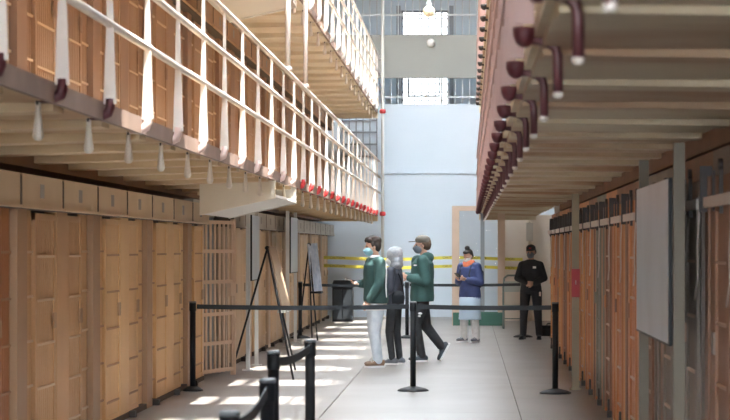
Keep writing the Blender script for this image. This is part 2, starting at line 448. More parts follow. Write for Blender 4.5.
# ------------------------------------------------------------------ galleries
POST0 = 11.82; PP = 1.39
def gallery(side, z, name, ystart, yend, mslab, mrib, posts, railname, label, mats_fn, railmat, n_rib_from, deep=False):
    """slab with ribs; railing with rails, posts, feet and pegs. side -1 left, +1 right"""
    s = side
    xe = GL if s < 0 else GR
    xw = XL if s < 0 else XR
    sl = tag(link(name, None, None, (xe, 0, z)), kind='structure')
    w = abs(xw - xe) + 0.1
    # local x measured from the edge outward to the wall: o(x) = s * x
    def bx(nm, a, b, m):
        x0, x1 = sorted((s * a[0], s * b[0]))
        return MB().box((x0, a[1], a[2]), (x1, b[1], b[2])).build(nm, m, sl)
    bx('slab', (0.03, ystart, -0.08), (w, yend, 0.0), mslab)
    bx('fascia', (0.0, ystart, -0.09 if s < 0 else -0.05), (0.03, yend, 0.012), M_FASCIA if s < 0 else M_SOFR)
    ribme = MB().prism([(s*0.035,-0.08),(s*0.035,-0.12 if s < 0 else -0.10),(s*(w-0.02),-0.16 if s < 0 else -0.12),(s*(w-0.02),-0.08)], 'y', -0.13, 0.13).mesh('rib', mrib)
    for y in posts:
        if y > ystart + 0.1 and y < yend - 0.1:
            link('rib', ribme, sl, (0, y + 0.25, 0))
    bx('end_beam', (0.0, yend - 0.12, -0.2), (w - 0.02, yend, -0.08), mrib)
    if deep:
        for yy, mm in ((22.3, M_CREAM), (25.0, M_GREYP)):
            MB().prism([(s*0.0,-0.09),(s*0.0,-0.28),(s*0.80,-0.46),(s*0.80,-0.08)], 'y', yy, yy + 0.1).build('end_bracket', mm, sl)
        MB().prism([(s*0.0,-0.24),(s*0.0,-0.27),(s*0.80,-0.45),(s*0.80,-0.42)], 'y', 22.4, 25.0).build('soffit_plate', M_GREYP, sl)
    # railing
    r = thing(railname, label, 'railing', (xe, ystart, z))
    xo = -s * 0.035        # rails stand a little outside the edge, towards the corridor
    ys = [y for y in posts if ystart < y < yend]
    ya, yb = ystart + 0.02 - ystart, yend - ystart
    for hz in (0.45, 0.80, 1.16):
        MB().tube([(xo, ya, hz), (xo, yb, hz)], 0.025, 8).build('rail', railmat, r, True)
    postme = MB().prism([(xo-0.035,0.0),(xo+0.035,0.0),(xo+0.019,0.45),(xo+0.013,0.80),(xo+0.010,1.16),(xo-0.010,1.16),(xo-0.013,0.80),(xo-0.019,0.45)], 'y', -0.014, 0.014).mesh('post', railmat)
    for y in ys:
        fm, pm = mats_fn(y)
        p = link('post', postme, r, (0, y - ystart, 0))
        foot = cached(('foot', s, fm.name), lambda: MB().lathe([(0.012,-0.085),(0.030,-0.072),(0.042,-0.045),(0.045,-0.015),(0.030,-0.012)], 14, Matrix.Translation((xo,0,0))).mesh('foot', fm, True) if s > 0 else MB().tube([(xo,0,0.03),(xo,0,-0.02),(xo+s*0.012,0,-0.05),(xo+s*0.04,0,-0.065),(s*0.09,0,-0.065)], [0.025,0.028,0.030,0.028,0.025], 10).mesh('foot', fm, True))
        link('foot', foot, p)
        peg = cached(('peg', s, pm.name), lambda: (MB().tube([(xo+0.02,0,-0.055),(xo+0.06,0,-0.06),(0.055,0,-0.07),(0.078,0,-0.09),(0.085,0,-0.12),(0.085,0,-0.25)], 0.019, 10) if s > 0 else MB().lathe([(0.014,-0.06),(0.014,-0.12),(0.018,-0.17),(0.026,-0.235),(0.028,-0.255),(0.02,-0.272),(0.008,-0.278)], 10, Matrix.Translation((s*0.085,0,0)))).mesh('peg', pm, True))
        pg = link('peg', peg, p)
        strap = cached(('strap', s), lambda: MB().box((s*0.07-0.02,-0.03,-0.10),(s*0.10+0.02,0.03,-0.07)).mesh('bracket', M_IRON if s<0 else M_MAROOND))
        if s < 0: link('bracket', strap, p)
        if s > 0:
            tip = cached('tip', lambda: MB().lathe([(0.019,-0.245),(0.019,-0.262),(0.010,-0.27)], 10, Matrix.Translation((0.085,0,0))).mesh('peg_tip', M_RAILW, True))
            link('peg_tip', tip, p)
    return r

posts_l = [POST0 + PP * k for k in range(-7, 27)]
posts_r = [6.2 + PP * k for k in range(-1, 29)]
M_PEGW = mat('pale peg paint', (0.72,0.66,0.56), 0.4)
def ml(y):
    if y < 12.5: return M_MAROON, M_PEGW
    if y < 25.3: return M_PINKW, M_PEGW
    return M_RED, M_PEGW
def mr(y):
    return M_MAROON, M_MAROOND
def mr3(y):
    return M_IRON, M_IRON
def ml3(y):
    return M_GREYP, M_RAILW
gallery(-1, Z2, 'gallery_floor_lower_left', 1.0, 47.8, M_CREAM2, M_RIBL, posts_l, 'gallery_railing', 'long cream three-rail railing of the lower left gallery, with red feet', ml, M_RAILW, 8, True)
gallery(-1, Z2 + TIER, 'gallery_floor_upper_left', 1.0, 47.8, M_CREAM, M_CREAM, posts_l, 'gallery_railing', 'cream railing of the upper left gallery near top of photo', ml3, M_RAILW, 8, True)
gallery(1, Z2, 'gallery_floor_lower_right', 3.0, 45.8, M_SOFR, M_SOFR, posts_r, 'gallery_railing', 'dusty pink railing with dark maroon hooked feet on the right gallery', mr, M_RAILP, 3)
gallery(1, Z2 + TIER, 'gallery_floor_upper_right', 3.0, 45.8, M_CREAM, M_CREAM, posts_r, 'gallery_railing', 'pink railing with small black feet high on the upper right gallery', mr3, M_RAILP, 3)

# pipes rising from the lower-left railing, and the column at the gallery end
for d, lab in ((23.5, 'left of two cream pipes rising from the left railing'), (26.05, 'right of two cream pipes rising from the left railing')):
    t = thing('riser_pipe', lab, 'pipe', (GL + 0.035, d, Z2 + 1.175), group='cream riser pipes')
    MB().tube([(0,0,0.0),(0,0,TIER - 1.2)], 0.03, 10).build('pipe', M_RAILW, t, True)
    MB().lathe([(0.05,0),(0.05,0.02),(0.035,0.05)], 12).build('flange', M_RAILW, t, True)
t = thing('gallery_column', 'thin grey column with red collars at far end of the left galleries', 'column', (GL + 0.10, 47.95, 0))
MB().tube([(0,0,0),(0,0,ZROOF)], 0.035, 10).build('pipe', M_GREYP, t, True)
MB().lathe([(0.09,0),(0.09,0.03),(0.04,0.06)], 14).build('base_flange', M_GREYP, t, True)
for zc in (Z2 - 0.03, Z2 + TIER - 0.03):
    MB().lathe([(0.05,zc-0.05),(0.07,zc-0.03),(0.07,zc+0.03),(0.05,zc+0.05)], 12).build('collar', M_RED, t, True)

# ------------------------------------------------------------------ cell fronts
M_FARC = mat('pale tan far cell paint', (0.76,0.56,0.35), 0.5, 0, (0.62,0.43,0.25), 1.2, 0.9, 0.0, (1,1,0.35))
M_FARP = mat('pale brown far post paint', (0.50,0.37,0.26), 0.5, 0, (0.42,0.30,0.2), 1.2, 0.9)
M_XB = mat('shadow brown crossbar paint', (0.42,0.22,0.10), 0.5)  # shadow under the crossbars, put into their colour
M_XBL = mat('highlight crossbar paint', (0.66,0.48,0.30), 0.5)  # light catching the crossbars, put into their colour
M_XBR = mat('dull pink crossbar paint', (0.55,0.38,0.28), 0.5)
XBAR = {M_OCHRE.name: M_XB, M_OCHRE_D.name: M_XBL, M_ORANGE_C.name: M_XB, M_TAN.name: M_XBL, M_TAN_D.name: M_XBL, M_RUST.name: M_XBR, M_RUSTB.name: M_XBR, M_GREYB.name: M_XBR, M_RUST2.name: M_XBR}
ZC = [0.25, 0.58, 0.91, 1.24, 1.57]
HT = 1.88
def grille_parts(parent, y0, y1, x, mbar, zcs, joined, nm='bar', pitch=0.075, r=0.019, z1=HT, sg=1):
    n = max(2, int(round((y1 - y0) / pitch)))
    if joined:
        b = MB()
        for i in range(n):
            yy = y0 + (y1 - y0) * (i + 0.5) / n
            b.box((x - 0.008, yy - 0.027, 0.06), (x + 0.008, yy + 0.027, z1))
        for z in zcs: b.box((min(x, x + sg*0.022), y0, z - 0.009), (max(x, x + sg*0.022), y1, z + 0.009))
        return b
    me = cached(('bar', mbar.name, r, z1), lambda: MB().box((-0.008,-0.027,0.06),(0.008,0.027,z1)).mesh('bar', mbar))
    for i in range(n):
        yy = y0 + (y1 - y0) * (i + 0.5) / n
        link('bar', me, parent, (x, yy, 0))
    L = round(y1 - y0, 3)
    mx = XBAR.get(mbar.name, mbar)
    cm = cached(('cb', mbar.name, L, sg), lambda: MB().box((min(0, sg*0.022), 0, -0.009), (max(0, sg*0.022), L, 0.009)).mesh('crossbar', mx))
    for z in zcs: link('crossbar', cm, parent, (x, y0, z))

def joined_obj(key, name, fn, m, parent):
    me = cached(key, lambda: fn().mesh(name, m))
    o = link(name, me, parent); tag(o, kind='stuff'); return o

def lever_housing(t, y0, mh, sub, W_=PITCH):
    sub('housing_back', (-0.06, y0 + 0.01, HT), (0.13, y0 + W_, 2.10), M_DARK)
    h = sub('lever_housing', (-0.05, y0 + 0.036, HT+0.02), (0.16, y0 + W_ - 0.025, 2.12), mh)
    sub('stencil_mark', (0.16, y0 + 0.65, HT+0.08), (0.163, y0 + 0.79, 2.06), M_MARK, h)
    sub('seam', (0.10, y0 + 0.0, HT), (0.162, y0 + 0.035, 2.11), M_DARK)
    sub('lip', (0.14, y0 + 0.03, HT), (0.175, y0 + W_ - 0.02, HT+0.02), mh, h)

def left_cell(y, z, odd, label, mp, mb, md, mh, near, cat='cell front', group=None, housing=True, W_=PITCH):
    t = thing('cell_front', label, cat, (XL, y, z), 0, group)
    def sub(nm, a, b, m, parent=t):
        me = cached((nm, a, b, m.name), lambda: MB().box(a, b).mesh(nm, m))
        return link(nm, me, parent)
    if not odd:
        sub('post', (-0.06, 0.0, 0.0), (0.055, 0.34, HT), mp)
        if near: grille_parts(t, 0.345, 0.71, 0.0, mb, ZC, False)
        else: joined_obj(('fg', odd, mb.name), 'bar_grille', lambda: grille_parts(None, 0.345, 0.71, 0.0, mb, ZC, True), mb, t)
        dy0, dy1, dx = 0.715, 1.485, 0.02
    else:
        sub('post', (-0.06, 0.02, 0.0), (0.035, 0.46, HT), mb)
        if near: grille_parts(t, 1.12, 1.47, 0.0, mb, ZC, False)
        else: joined_obj(('fg', odd, mb.name), 'bar_grille', lambda: grille_parts(None, 1.12, 1.47, 0.0, mb, ZC, True), mb, t)
        dy0, dy1, dx = 0.475, 1.10, 0.015
    def frame():
        b = MB()
        b.box((dx-0.02, dy0, 0.05), (dx+0.018, dy0+0.06, HT-0.02)); b.box((dx-0.02, dy1-0.06, 0.05), (dx+0.018, dy1, HT-0.02))
        b.box((dx-0.02, dy0, 0.05), (dx+0.015, dy1, 0.10)); b.box((dx-0.02, dy0, HT-0.07), (dx+0.015, dy1, HT-0.02))
        return b
    d = link('door', cached(('dframe', odd, md.name), lambda: frame().mesh('door', md)), t)
    zc2 = [q - 0.035 for q in ZC]
    if near: grille_parts(d, dy0+0.06, dy1-0.06, dx, md, zc2, False, z1=HT-0.04)
    else: joined_obj(('dg', odd, md.name), 'door_bars', lambda: grille_parts(None, dy0+0.06, dy1-0.06, dx, md, zc2, True, z1=HT-0.04), md, d)
    sub('lock_plate', (dx+0.02, dy1-0.14, 0.98), (dx+0.032, dy1-0.03, 1.10), mp, d)
    # foot bracket and sill
    sub('foot_bracket', (0.05, 0.42, 0.0), (0.11, 0.50, 0.06), M_IRON)
    sub('sill', (-0.05, 0.0, 0.0), (0.05, W_, 0.05), M_DARK)
    if housing:
        lever_housing(t, 0.0, mh, sub, W_)
    return t

CY0 = 17.9 - 3 * PITCH
for k in range(8):
    y = CY0 + k * PITCH
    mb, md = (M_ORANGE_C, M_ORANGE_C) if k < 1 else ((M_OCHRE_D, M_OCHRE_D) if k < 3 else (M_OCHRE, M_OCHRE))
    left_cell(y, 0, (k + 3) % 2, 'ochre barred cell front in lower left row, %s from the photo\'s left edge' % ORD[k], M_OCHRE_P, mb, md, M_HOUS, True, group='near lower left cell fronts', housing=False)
    th = thing('lever_housing', 'pale tan lever housing box over the lower left cells, %s from left edge' % ORD[k], 'housing', (XL, y - 0.365, 0), 0, 'near lever housings')
    def hsub(nm, a, b, m, parent=th):
        me = cached((nm, 'H', a, b, m.name), lambda: MB().box(a, b).mesh(nm, m))
        return link('housing_box' if nm == 'lever_housing' else nm, me, parent)
    lever_housing(th, 0.0, M_HOUS, hsub)
for k in range(14):
    y = 27.7 + k * 1.485
    left_cell(y, 0, k % 2, 'ochre cell front in far lower left row, %s beyond the grille gate' % ORD[k], M_FARP, M_FARC, M_FARC, M_HOUSG, k < 2, group='far lower left cell fronts', W_=1.485)
for k in range(23):
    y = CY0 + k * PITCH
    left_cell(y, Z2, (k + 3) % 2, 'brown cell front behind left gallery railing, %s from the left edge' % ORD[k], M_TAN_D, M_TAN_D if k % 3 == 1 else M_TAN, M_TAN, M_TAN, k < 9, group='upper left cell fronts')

# passage between the two lower left rows
t = thing('passage_frame', 'blue grey steel frame of the passage behind the open grille gate', 'door frame', (XL - 0.15, 25.55, 0))
for yy in (0.0, 1.25, 1.95):
    MB().box((-0.06, yy, 0), (0.05, yy + 0.14, 2.12)).build('jamb', M_BLUEG, t)
MB().box((-0.06, 0.0, 2.0), (0.06, 2.1, 2.2)).build('lintel', M_HOUSG, t)
MB().box((-0.05, 1.39, 0.0), (0.0, 1.95, 2.0)).build('side_panel', M_BLUEG, t)
# swung-open gate
gx0, gy0, gx1, gy1 = -3.27, 25.62, -2.96, 26.55
ang = math.atan2(gy1 - gy0, gx1 - gx0); GLn = math.hypot(gx1 - gx0, gy1 - gy0)
M_GATE = mat('pale pink tan gate paint', (0.72,0.53,0.38), 0.5)
t = thing('grille_gate', 'tan barred gate swung open at end of the near cell row', 'gate', (gx0, gy0, 0), ang)
gme = MB().box((-0.022, -0.008, 0.05), (0.022, 0.008, 1.94)).mesh('bar', M_GATE)
for i in range(8): link('bar', gme, t, (0.04 + (GLn - 0.08) * i / 7, 0, 0))
for z in (0.08, 0.42, 0.78, 1.18, 1.56, 1.92):
    MB().box((0, -0.014, z - 0.022), (GLn, 0.014, z + 0.022)).build('crossbar', M_GATE, t)
MB().box((GLn - 0.04, -0.03, 0.0), (GLn, 0.03, 1.96)).build('stile', M_GATE, t)
MB().box((0, -0.03, 0.0), (0.05, 0.03, 1.96)).build('stile', M_GATE, t)
MB().box((GLn - 0.2, -0.05, 1.0), (GLn - 0.04, -0.014, 1.16)).build('lock_box', M_GATE, t)

# right cells
def right_cell(y, k, label, ma, mb_, mc, md, near):
    t = thing('cell_front', label, 'cell front', (XR, y, 0), 0, 'right cell fronts')
    def sub(nm, a, b, m, parent=t):
        me = cached((nm, 'R', a, b, m.name), lambda: MB().box(a, b).mesh(nm, m))
        return link(nm, me, parent)
    mg = M_RUSTB if ma is not M_RUSTB else M_GREYB
    sub('post', (-0.06, 0.0, 0.0), (0.08, 0.13, 2.0), ma)
    sub('edge_strip', (-0.035, 0.13, 0.1), (0.06, 0.16, 1.95), mc)
    if near: grille_parts(t, 0.18, 0.48, 0.03, mg, ZC, False, sg=-1)
    else: joined_obj(('Rfg', mg.name), 'bar_grille', lambda: grille_parts(None, 0.18, 0.48, 0.03, mg, ZC, True, sg=-1), mg, t)
    sub('post', (-0.04, 0.50, 0.0), (0.07, 0.58, 2.0), mb_)
    dx = -0.03
    def frame():
        b = MB()
        b.box((dx-0.025, 0.62, 0.05), (dx+0.02, 0.71, 1.86)); b.box((dx-0.025, 1.20, 0.05), (dx+0.02, 1.28, 1.86))
        b.box((dx-0.02, 0.62, 0.05), (dx+0.02, 1.28, 0.11)); b.box((dx-0.02, 0.62, 1.80), (dx+0.02, 1.28, 1.86))
        return b
    d = link('door', cached(('Rdf', md.name), lambda: frame().mesh('door', md)), t)
    zc2 = [q - 0.05 for q in ZC]
    if near: grille_parts(d, 0.71, 1.20, dx, md, zc2, False, z1=1.82, sg=-1)
    else: joined_obj(('Rdg', md.name), 'door_bars', lambda: grille_parts(None, 0.71, 1.20, dx, md, zc2, True, z1=1.82, sg=-1), md, d)
    sub('lock_box', (dx-0.04, 1.20, 1.02), (dx-0.025, 1.27, 1.14), ma, d)
    sub('hanger', (dx-0.055, 0.76, 1.78), (dx-0.035, 0.79, 2.04), M_IRON, d)
    link('roller', cached('roller', lambda: MB().lathe([(0.03,-0.012),(0.03,0.012)], 12, Matrix.Translation((dx-0.05,0.77,2.04)) @ Matrix.Rotation(PI/2,4,'Y')).mesh('roller', M_IRON)), d)
    sub('hanger', (dx-0.05, 1.12, 1.80), (dx-0.035, 1.15, 2.02), M_IRON, d)
    sub('post', (-0.05, 1.34, 0.0), (0.08, 1.46, 2.0), mb_)
    # header, track, lever
    sub('header_plate', (-0.03, 0.0, 2.0), (0.08, PITCH, 2.14), ma)
    sub('header_plate', (-0.01, 0.13, 1.87), (0.07, 1.34, 2.0), mb_)
    sub('track_bar', (dx-0.07, 0.25, 1.82), (dx-0.057, 1.40, 1.88), M_TRACK)
    sub('track_bracket', (dx-0.07, 0.03, 1.80), (-0.03, 0.07, 2.06), M_IRON)
    link('lever_rod', cached('lever', lambda: MB().tube([(dx-0.05,0.2,2.02),(dx-0.055,0.22,1.8),(dx-0.06,0.28,1.6),(dx-0.05,0.36,1.42),(dx-0.05,0.44,1.36),(dx-0.05,0.50,1.30)], 0.006, 6).mesh('lever_rod', M_TRACK, True)), t)
    sub('foot_bracket', (dx-0.055, 0.54, 0.0), (0.0, 0.64, 0.06), M_IRON)
    sub('foot_guide', (dx-0.05, 0.57, 0.06), (dx-0.03, 0.61, 0.17), M_IRON)
    sub('sill', (-0.03, 0.0, 0.0), (0.06, PITCH, 0.04), M_DARK)
    return t
seqs = {0:(M_GREYB,M_RUSTB,M_RUSTB,M_IRON),1:(M_RUSTB,M_GREYB,M_RUSTB,M_GREYB),2:(M_GREYB,M_RUSTB,M_RUST2,M_RUSTB),3:(M_RUSTB,M_GREYB,M_RUST2,M_GREYB),
        4:(M_GREYB,M_RUSTB,M_RUST,M_GREYB),5:(M_GREYB,M_GREYB,M_RUSTB,M_RUSTB),6:(M_RUSTB,M_RUST,M_YEL,M_RUST)}
for k in range(18):
    y = 7.2 + k * PITCH
    if k in seqs: ms = seqs[k]
    elif k in (9,): ms = (M_GRNGR, M_RUST, M_RUST2, M_GRNGR)
    elif k % 3 == 1: ms = (M_RUSTB, M_RUST2, M_YEL, M_RUST)
    else: ms = (M_RUST, M_RUSTB if k % 2 else M_RUST, M_RUSTB, M_RUST2 if k % 2 else M_RUSTB)
    tone = 'grey brown' if k < 6 else ('green grey and rust' if k == 9 else 'rust orange')
    right_cell(y, k, '%s barred cell front in right row, %s from the near end' % (tone, ORD[k]), *ms, k < 13)

# ------------------------------------------------------------------ sign stands
def sign_stand(label, x, ya, yb, z0, z1, ztop, mpost, s, pw=0.025):
    t = thing('sign_stand', label, 'sign', (x, ya, 0))
    for yy in (0, yb - ya):
        MB().box((-pw, yy - 0.025, 0.0), (pw, yy + 0.025, ztop)).build('post', mpost, t)
        MB().box((-0.07, yy - 0.07, 0.0), (0.07, yy + 0.07, 0.015)).build('base_plate', mpost, t)
    xa, xb = sorted((s * pw, s * (pw + 0.02)))
    p = MB().box((xa, 0.06, z0), (xb, yb - ya - 0.04, z1)).build('panel', M_SIGNB, t)
    MB().box((min(s*pw, s*(pw+0.022)), 0.045, z0 - 0.005), (max(s*pw, s*(pw+0.022)), 0.06, z1 + 0.005)).build('panel_edge', M_BLACK, p)
    MB().box((min(s*pw, s*(pw+0.022)), 0.06, z0 - 0.012), (max(s*pw, s*(pw+0.022)), yb - ya - 0.04, z0)).build('panel_edge', M_BLACK, p)
    return t
sign_stand('large silver grey sign panel on dark posts before the right cells', 1.18, 11.75, 14.1, 1.06, 1.99, Z2B - 0.14, M_POSTD, -1, 0.032)
sign_stand('blue grey sign panel on white posts just beyond the open gate', -2.88, 27.5, 28.6, 1.18, 2.03, 2.2, M_POSTW, 1)
sign_stand('blue grey sign panel on white posts behind the second easel', -2.92, 34.0, 35.5, 1.2, 2.1, 2.2, M_POSTW, 1)
# green grey gallery post with red notice
t = thing('gallery_post', 'green grey post with a red notice before the right cells', 'post', (px(575.5, 23.7), 23.7, 0))
MB().box((-0.04, -0.04, 0), (0.04, 0.04, Z2B - 0.12)).build('shaft', M_POSTG, t)
MB().box((-0.07, -0.07, 0), (0.07, 0.07, 0.02)).build('base_plate', M_POSTG, t)
n = MB().box((-0.045, -0.052, pz(297, 23.7)), (0.045, -0.042, pz(269, 23.7))).build('notice', M_SIGNRED, t)
MB().box((-0.006, -0.0545, 1.19), (0.006, -0.0525, 1.235)).build('printed_mark', M_WHITE, n)

# ------------------------------------------------------------------ stanchions and belts
def stanchion(x, y, label, group, r=0.032, base=0.175):
    t = thing('stanchion', label, 'stanchion', (x, y, 0), 0, group)
    link('base', cached(('sb', base), lambda: MB().lathe([(base,0),(base,0.012),(base*0.8,0.03),(0.06,0.05),(0.04,0.055)], 28).mesh('base', M_BLACK, True)), t)
    link('pole', cached('sp', lambda: MB().lathe([(0.0325,0.05),(0.0325,0.90)], 18).mesh('pole', M_BLACK, True)), t)
    h = link('belt_head', cached('sh', lambda: MB().lathe([(0.036,0.895),(0.038,0.90),(0.038,0.985)], 18).mesh('belt_head', M_BLACK, True)), t)
    link('cap', cached('sc', lambda: MB().lathe([(0.040,0.985),(0.040,0.998),(0.034,1.004)], 18).mesh('cap', M_CAPG, True)), h)
    return t
def belt(p, q, label, sag=0.03, z=0.945, w=0.05, group=None):
    a = Vector((p[0], p[1], z)); b = Vector((q[0], q[1], z)); dr = (b - a).normalized()
    a = a + dr * 0.045; b = b - dr * 0.045
    nn = Vector((-dr.y, dr.x, 0)) * 0.0035
    N = 12; m = MB(); vs = []; fs = []
    c0 = (a + b) / 2
    for i in range(N + 1):
        u = i / N; c = a.lerp(b, u); c = c - Vector((0,0,1)) * sag * 4 * u * (1 - u)
        for dz, sg in ((-w/2, -1), (-w/2, 1), (w/2, 1), (w/2, -1)): vs.append(c + Vector((0,0,dz)) + nn * sg - c0)
    for i in range(N):
        for k in range(4):
            k2 = (k+1) % 4; fs.append((i*4+k, i*4+k2, i*4+4+k2, i*4+4+k))
    fs.append((0,1,2,3)); fs.append((N*4+3,N*4+2,N*4+1,N*4))
    o = m.add(vs, fs).build('belt', M_BELT, None, False, c0)
    tag(o, label, 'belt', group)
    return o
S_A = (-3.08, 23.5); S_B = (-0.615, 23.5); S_C = (0.96, 23.1)
stanchion(*S_A, 'black belt stanchion against the left cells before the gate', 'middle row stanchions', base=0.115)
stanchion(*S_B, 'black belt stanchion in front of the walking capped man', 'middle row stanchions')
stanchion(*S_C, 'black belt stanchion near the right cells', 'middle row stanchions')
belt(S_A, S_B, 'long dark belt across the left of the corridor', 0.015)
belt(S_B, S_C, 'dark belt from the middle stanchion to the right one', 0.01)
S_D = (-2.98, 37.3); S_E = (px(407, 37.3), 37.3); S_F = (px(523, 37.7), 37.7)
stanchion(*S_D, 'far black stanchion beside the second easel', 'far row stanchions')
stanchion(*S_E, 'far black stanchion seen between the three visitors\' legs', 'far row stanchions')
stanchion(*S_F, 'far black stanchion standing beside the guard', 'far row stanchions')
belt(S_D, S_E, 'far belt passing in front of the black bin', 0.01)
belt(S_E, S_F, 'far belt passing behind the woman in blue', 0.01)
S_G = (-1.03, 13.7); S_H = (-1.13, 12.2); S_I = (-0.917, 9.6); S_J = (-0.875, 7.7)
stanchion(*S_G, 'blurred foreground stanchion, tallest of the near group', 'foreground stanchions')
stanchion(*S_H, 'blurred foreground stanchion joined to the tallest one by a belt', 'foreground stanchions')
stanchion(*S_I, 'blurred foreground stanchion just in front of its taller twin', 'foreground stanchions')
stanchion(*S_J, 'lowest blurred foreground stanchion at bottom edge of photo', 'foreground stanchions')
belt(S_H, S_G, 'short sagging belt between the two taller foreground stanchions', 0.03)
belt(S_J, S_I, 'short sagging belt between the two lowest foreground stanchions', 0.04)

# ------------------------------------------------------------------ easels
def easel(label, apex, feet, zb0, zb1, mboard, face, bw, tilt_foot, mleg=M_BLACK):
    """three legs meeting at the apex and a board leaning on the front"""
    t = thing('easel', label, 'easel', (apex[0], apex[1], 0))
    A = Vector((0, 0, apex[2]))
    for i, f in enumerate(feet):
        p = Vector((f[0] - apex[0], f[1] - apex[1], 0.0))
        MB().tube([A + (p - A) * 0.0, p], 0.014, 8).build('leg', mleg, t, True)
    MB().ell((0, 0, apex[2]), (0.035, 0.035, 0.03), 10).build('hinge', mleg, t, True)
    return t
e1 = easel('black tripod easel with a tan board beside the open gate', (-2.55, 26.7, 1.6), [(-2.12, 25.5), (-3.1, 27.6), (-2.26, 27.5)], 0.8, 1.6, None, None, 0, 0)
# board leaning on the two corridor-side legs of the first easel
def leaning_board(name, m, parent, pts, thick):
    """quad board from four corner points, with thickness along its normal"""
    q = [Vector(p) for p in pts]
    nrm = (q[1] - q[0]).cross(q[3] - q[0]).normalized() * thick
    b = MB().add([*q, *[p + nrm for p in q]], [(0,1,2,3),(7,6,5,4),(0,4,5,1),(1,5,6,2),(2,6,7,3),(3,7,4,0)])
    return b.build(name, m, parent)
M_BOARDT = mat('tan display board', (0.40,0.29,0.19), 0.6)
M_BOARDB = mat('pale blue printed board', (0.34,0.45,0.60), 0.4, 0, (0.70,0.76,0.84), 9.0, 0.9)
leaning_board('board', M_BOARDT, e1, [(0.03, -0.02, 1.62), (0.06, 0.5, 1.62), (0.26, 0.5, 0.82), (0.23, -0.35, 0.82)], 0.02)
MB().box((0.17, -0.5, 0.79), (0.27, 0.4, 0.82)).build('ledge', M_GREYP, e1)
e2 = easel('black easel holding a pale blue board against the far left cells', (px(309, 36.6), 36.6, 1.66), [(px(317.5, 36.3), 36.3), (px(298, 37.0), 37.0), (px(312, 37.4), 37.4)], 0, 0, None, None, 0, 0)
leaning_board('board', M_BOARDB, e2, [(-0.03, -0.1, pz(244, 36.5)), (0.10, 0.35, pz(243, 36.5)), (0.19, 0.35, pz(291, 36.5)), (0.06, -0.1, pz(292, 36.5))], -0.02)
MB().box((0.02, -0.12, pz(293.5, 36.5)), (0.22, 0.36, pz(291.5, 36.5))).build('ledge', M_BLACK, e2)

# ------------------------------------------------------------------ bin, chair, box, door frame, tapes, pipe
t = thing('litter_bin', 'tall black litter bin at the end of the left cells', 'bin', (px(343, 45.7), 45.7, 0))
MB().prism([(-0.22,-0.22),(0.22,-0.22),(0.22,0.22),(-0.22,0.22)], 'z', 0.0, 0.74).build('body', M_BLACK, t)
MB().box((-0.235,-0.235,0.74),(0.235,0.235,0.80)).build('rim', M_BLACK, t)
MB().prism([(-0.23,0.80),(0.23,0.80),(0.19,0.90),(-0.19,0.90)], 'y', -0.23, 0.23).build('lid', M_BLACK, t)
MB().box((-0.20,-0.245,0.06),(-0.01,-0.22,0.70)).build('front_panel', M_BELT, t)
MB().box((0.01,-0.245,0.06),(0.20,-0.22,0.70)).build('front_panel', M_BELT, t)

DF = 43.4
dfx0, dfx1 = px(452, DF), px(505, DF)
t = thing('door_frame', 'tan wooden glazed door frame with green base panel behind the woman', 'door frame', (0, DF, 0))
zt = pz(206, DF)
def fbar(nm, x0, x1, z0, z1, m=M_WOOD, y0=-0.05, y1=0.05): return MB().box((x0, y0, z0), (x1, y1, z1)).build(nm, m, t)
fbar('post', dfx0, dfx0 + 0.15, 0, zt)
fbar('post', dfx1 - 0.15, dfx1, 0, zt)
fbar('lintel', dfx0 + 0.15, dfx1 - 0.15, zt - 0.10, zt)
fbar('mullion', px(480.5, DF), px(484.5, DF), 0.28, zt - 0.10, M_BLUEG, -0.03, 0.03)
fbar('base_panel', dfx0 + 0.02, dfx1 - 0.02, 0.0, 0.27, M_GREEN, -0.08, -0.051)
fbar('base_panel', dfx0 + 0.15, dfx1 - 0.15, 0.0, 0.28, M_GREEN, -0.04, 0.04)
fbar('pane', dfx0 + 0.15, px(480.5, DF), 0.28, zt - 0.10, M_GLASS, -0.004, 0.004)
fbar('pane', px(484.5, DF), dfx1 - 0.15, 0.28, zt - 0.10, M_GLASS, -0.004, 0.004)

V_ = Vector
def tape(zc, label, dz):
    A_ = V_((-3.17, 46.14, zc)); B_ = V_((1.2, 46.14, zc))
    x0, x1 = 0.0, (B_ - A_).length
    t = thing('caution_tape', label, 'tape', tuple((A_ + B_) / 2), math.atan2(B_.y - A_.y, B_.x - A_.x), group='caution tapes')
    N = 24; vs = []; fs = []; hw = (x1 - x0) / 2
    def zz(x): return 0.02 * math.sin(x * 2.1 + dz * 9) + dz * x
    for i in range(N + 1):
        x = -hw + 2 * hw * i / N
        for q in ((x, -0.002, zz(x) - 0.034), (x, 0.002, zz(x) - 0.034), (x, 0.002, zz(x) + 0.034), (x, -0.002, zz(x) + 0.034)): vs.append(q)
    for i in range(N):
        for k in range(4):
            k2 = (k+1) % 4; fs.append((i*4+k, i*4+k2, i*4+4+k2, i*4+4+k))
    fs.append((0,1,2,3)); fs.append((N*4+3,N*4+2,N*4+1,N*4))
    MB().add(vs, fs).build('strip', M_TAPE, t)
    cu = bpy.data.curves.new('lettering', 'FONT'); cu.body = 'CAUTION'; cu.size = 0.075; cu.align_x = 'CENTER'; cu.align_y = 'CENTER'; cu.extrude = 0.0005
    ob = bpy.data.objects.new('lettering_raw', cu); COL.objects.link(ob)
    dg = bpy.context.evaluated_depsgraph_get()
    me = bpy.data.meshes.new_from_object(ob.evaluated_get(dg)); me.name = 'lettering'
    bpy.data.objects.remove(ob)
    me.materials.clear(); me.materials.append(M_INK)
    x = -hw + 0.3
    while x < hw - 0.2:
        o = link('lettering', me, t, (x, -0.004, zz(x))); o.rotation_euler = (PI/2, 0, 0)
        x += 0.62
tape(pz(258.5, 46.1), 'upper yellow caution tape stretched across the end of the corridor', 0.0)
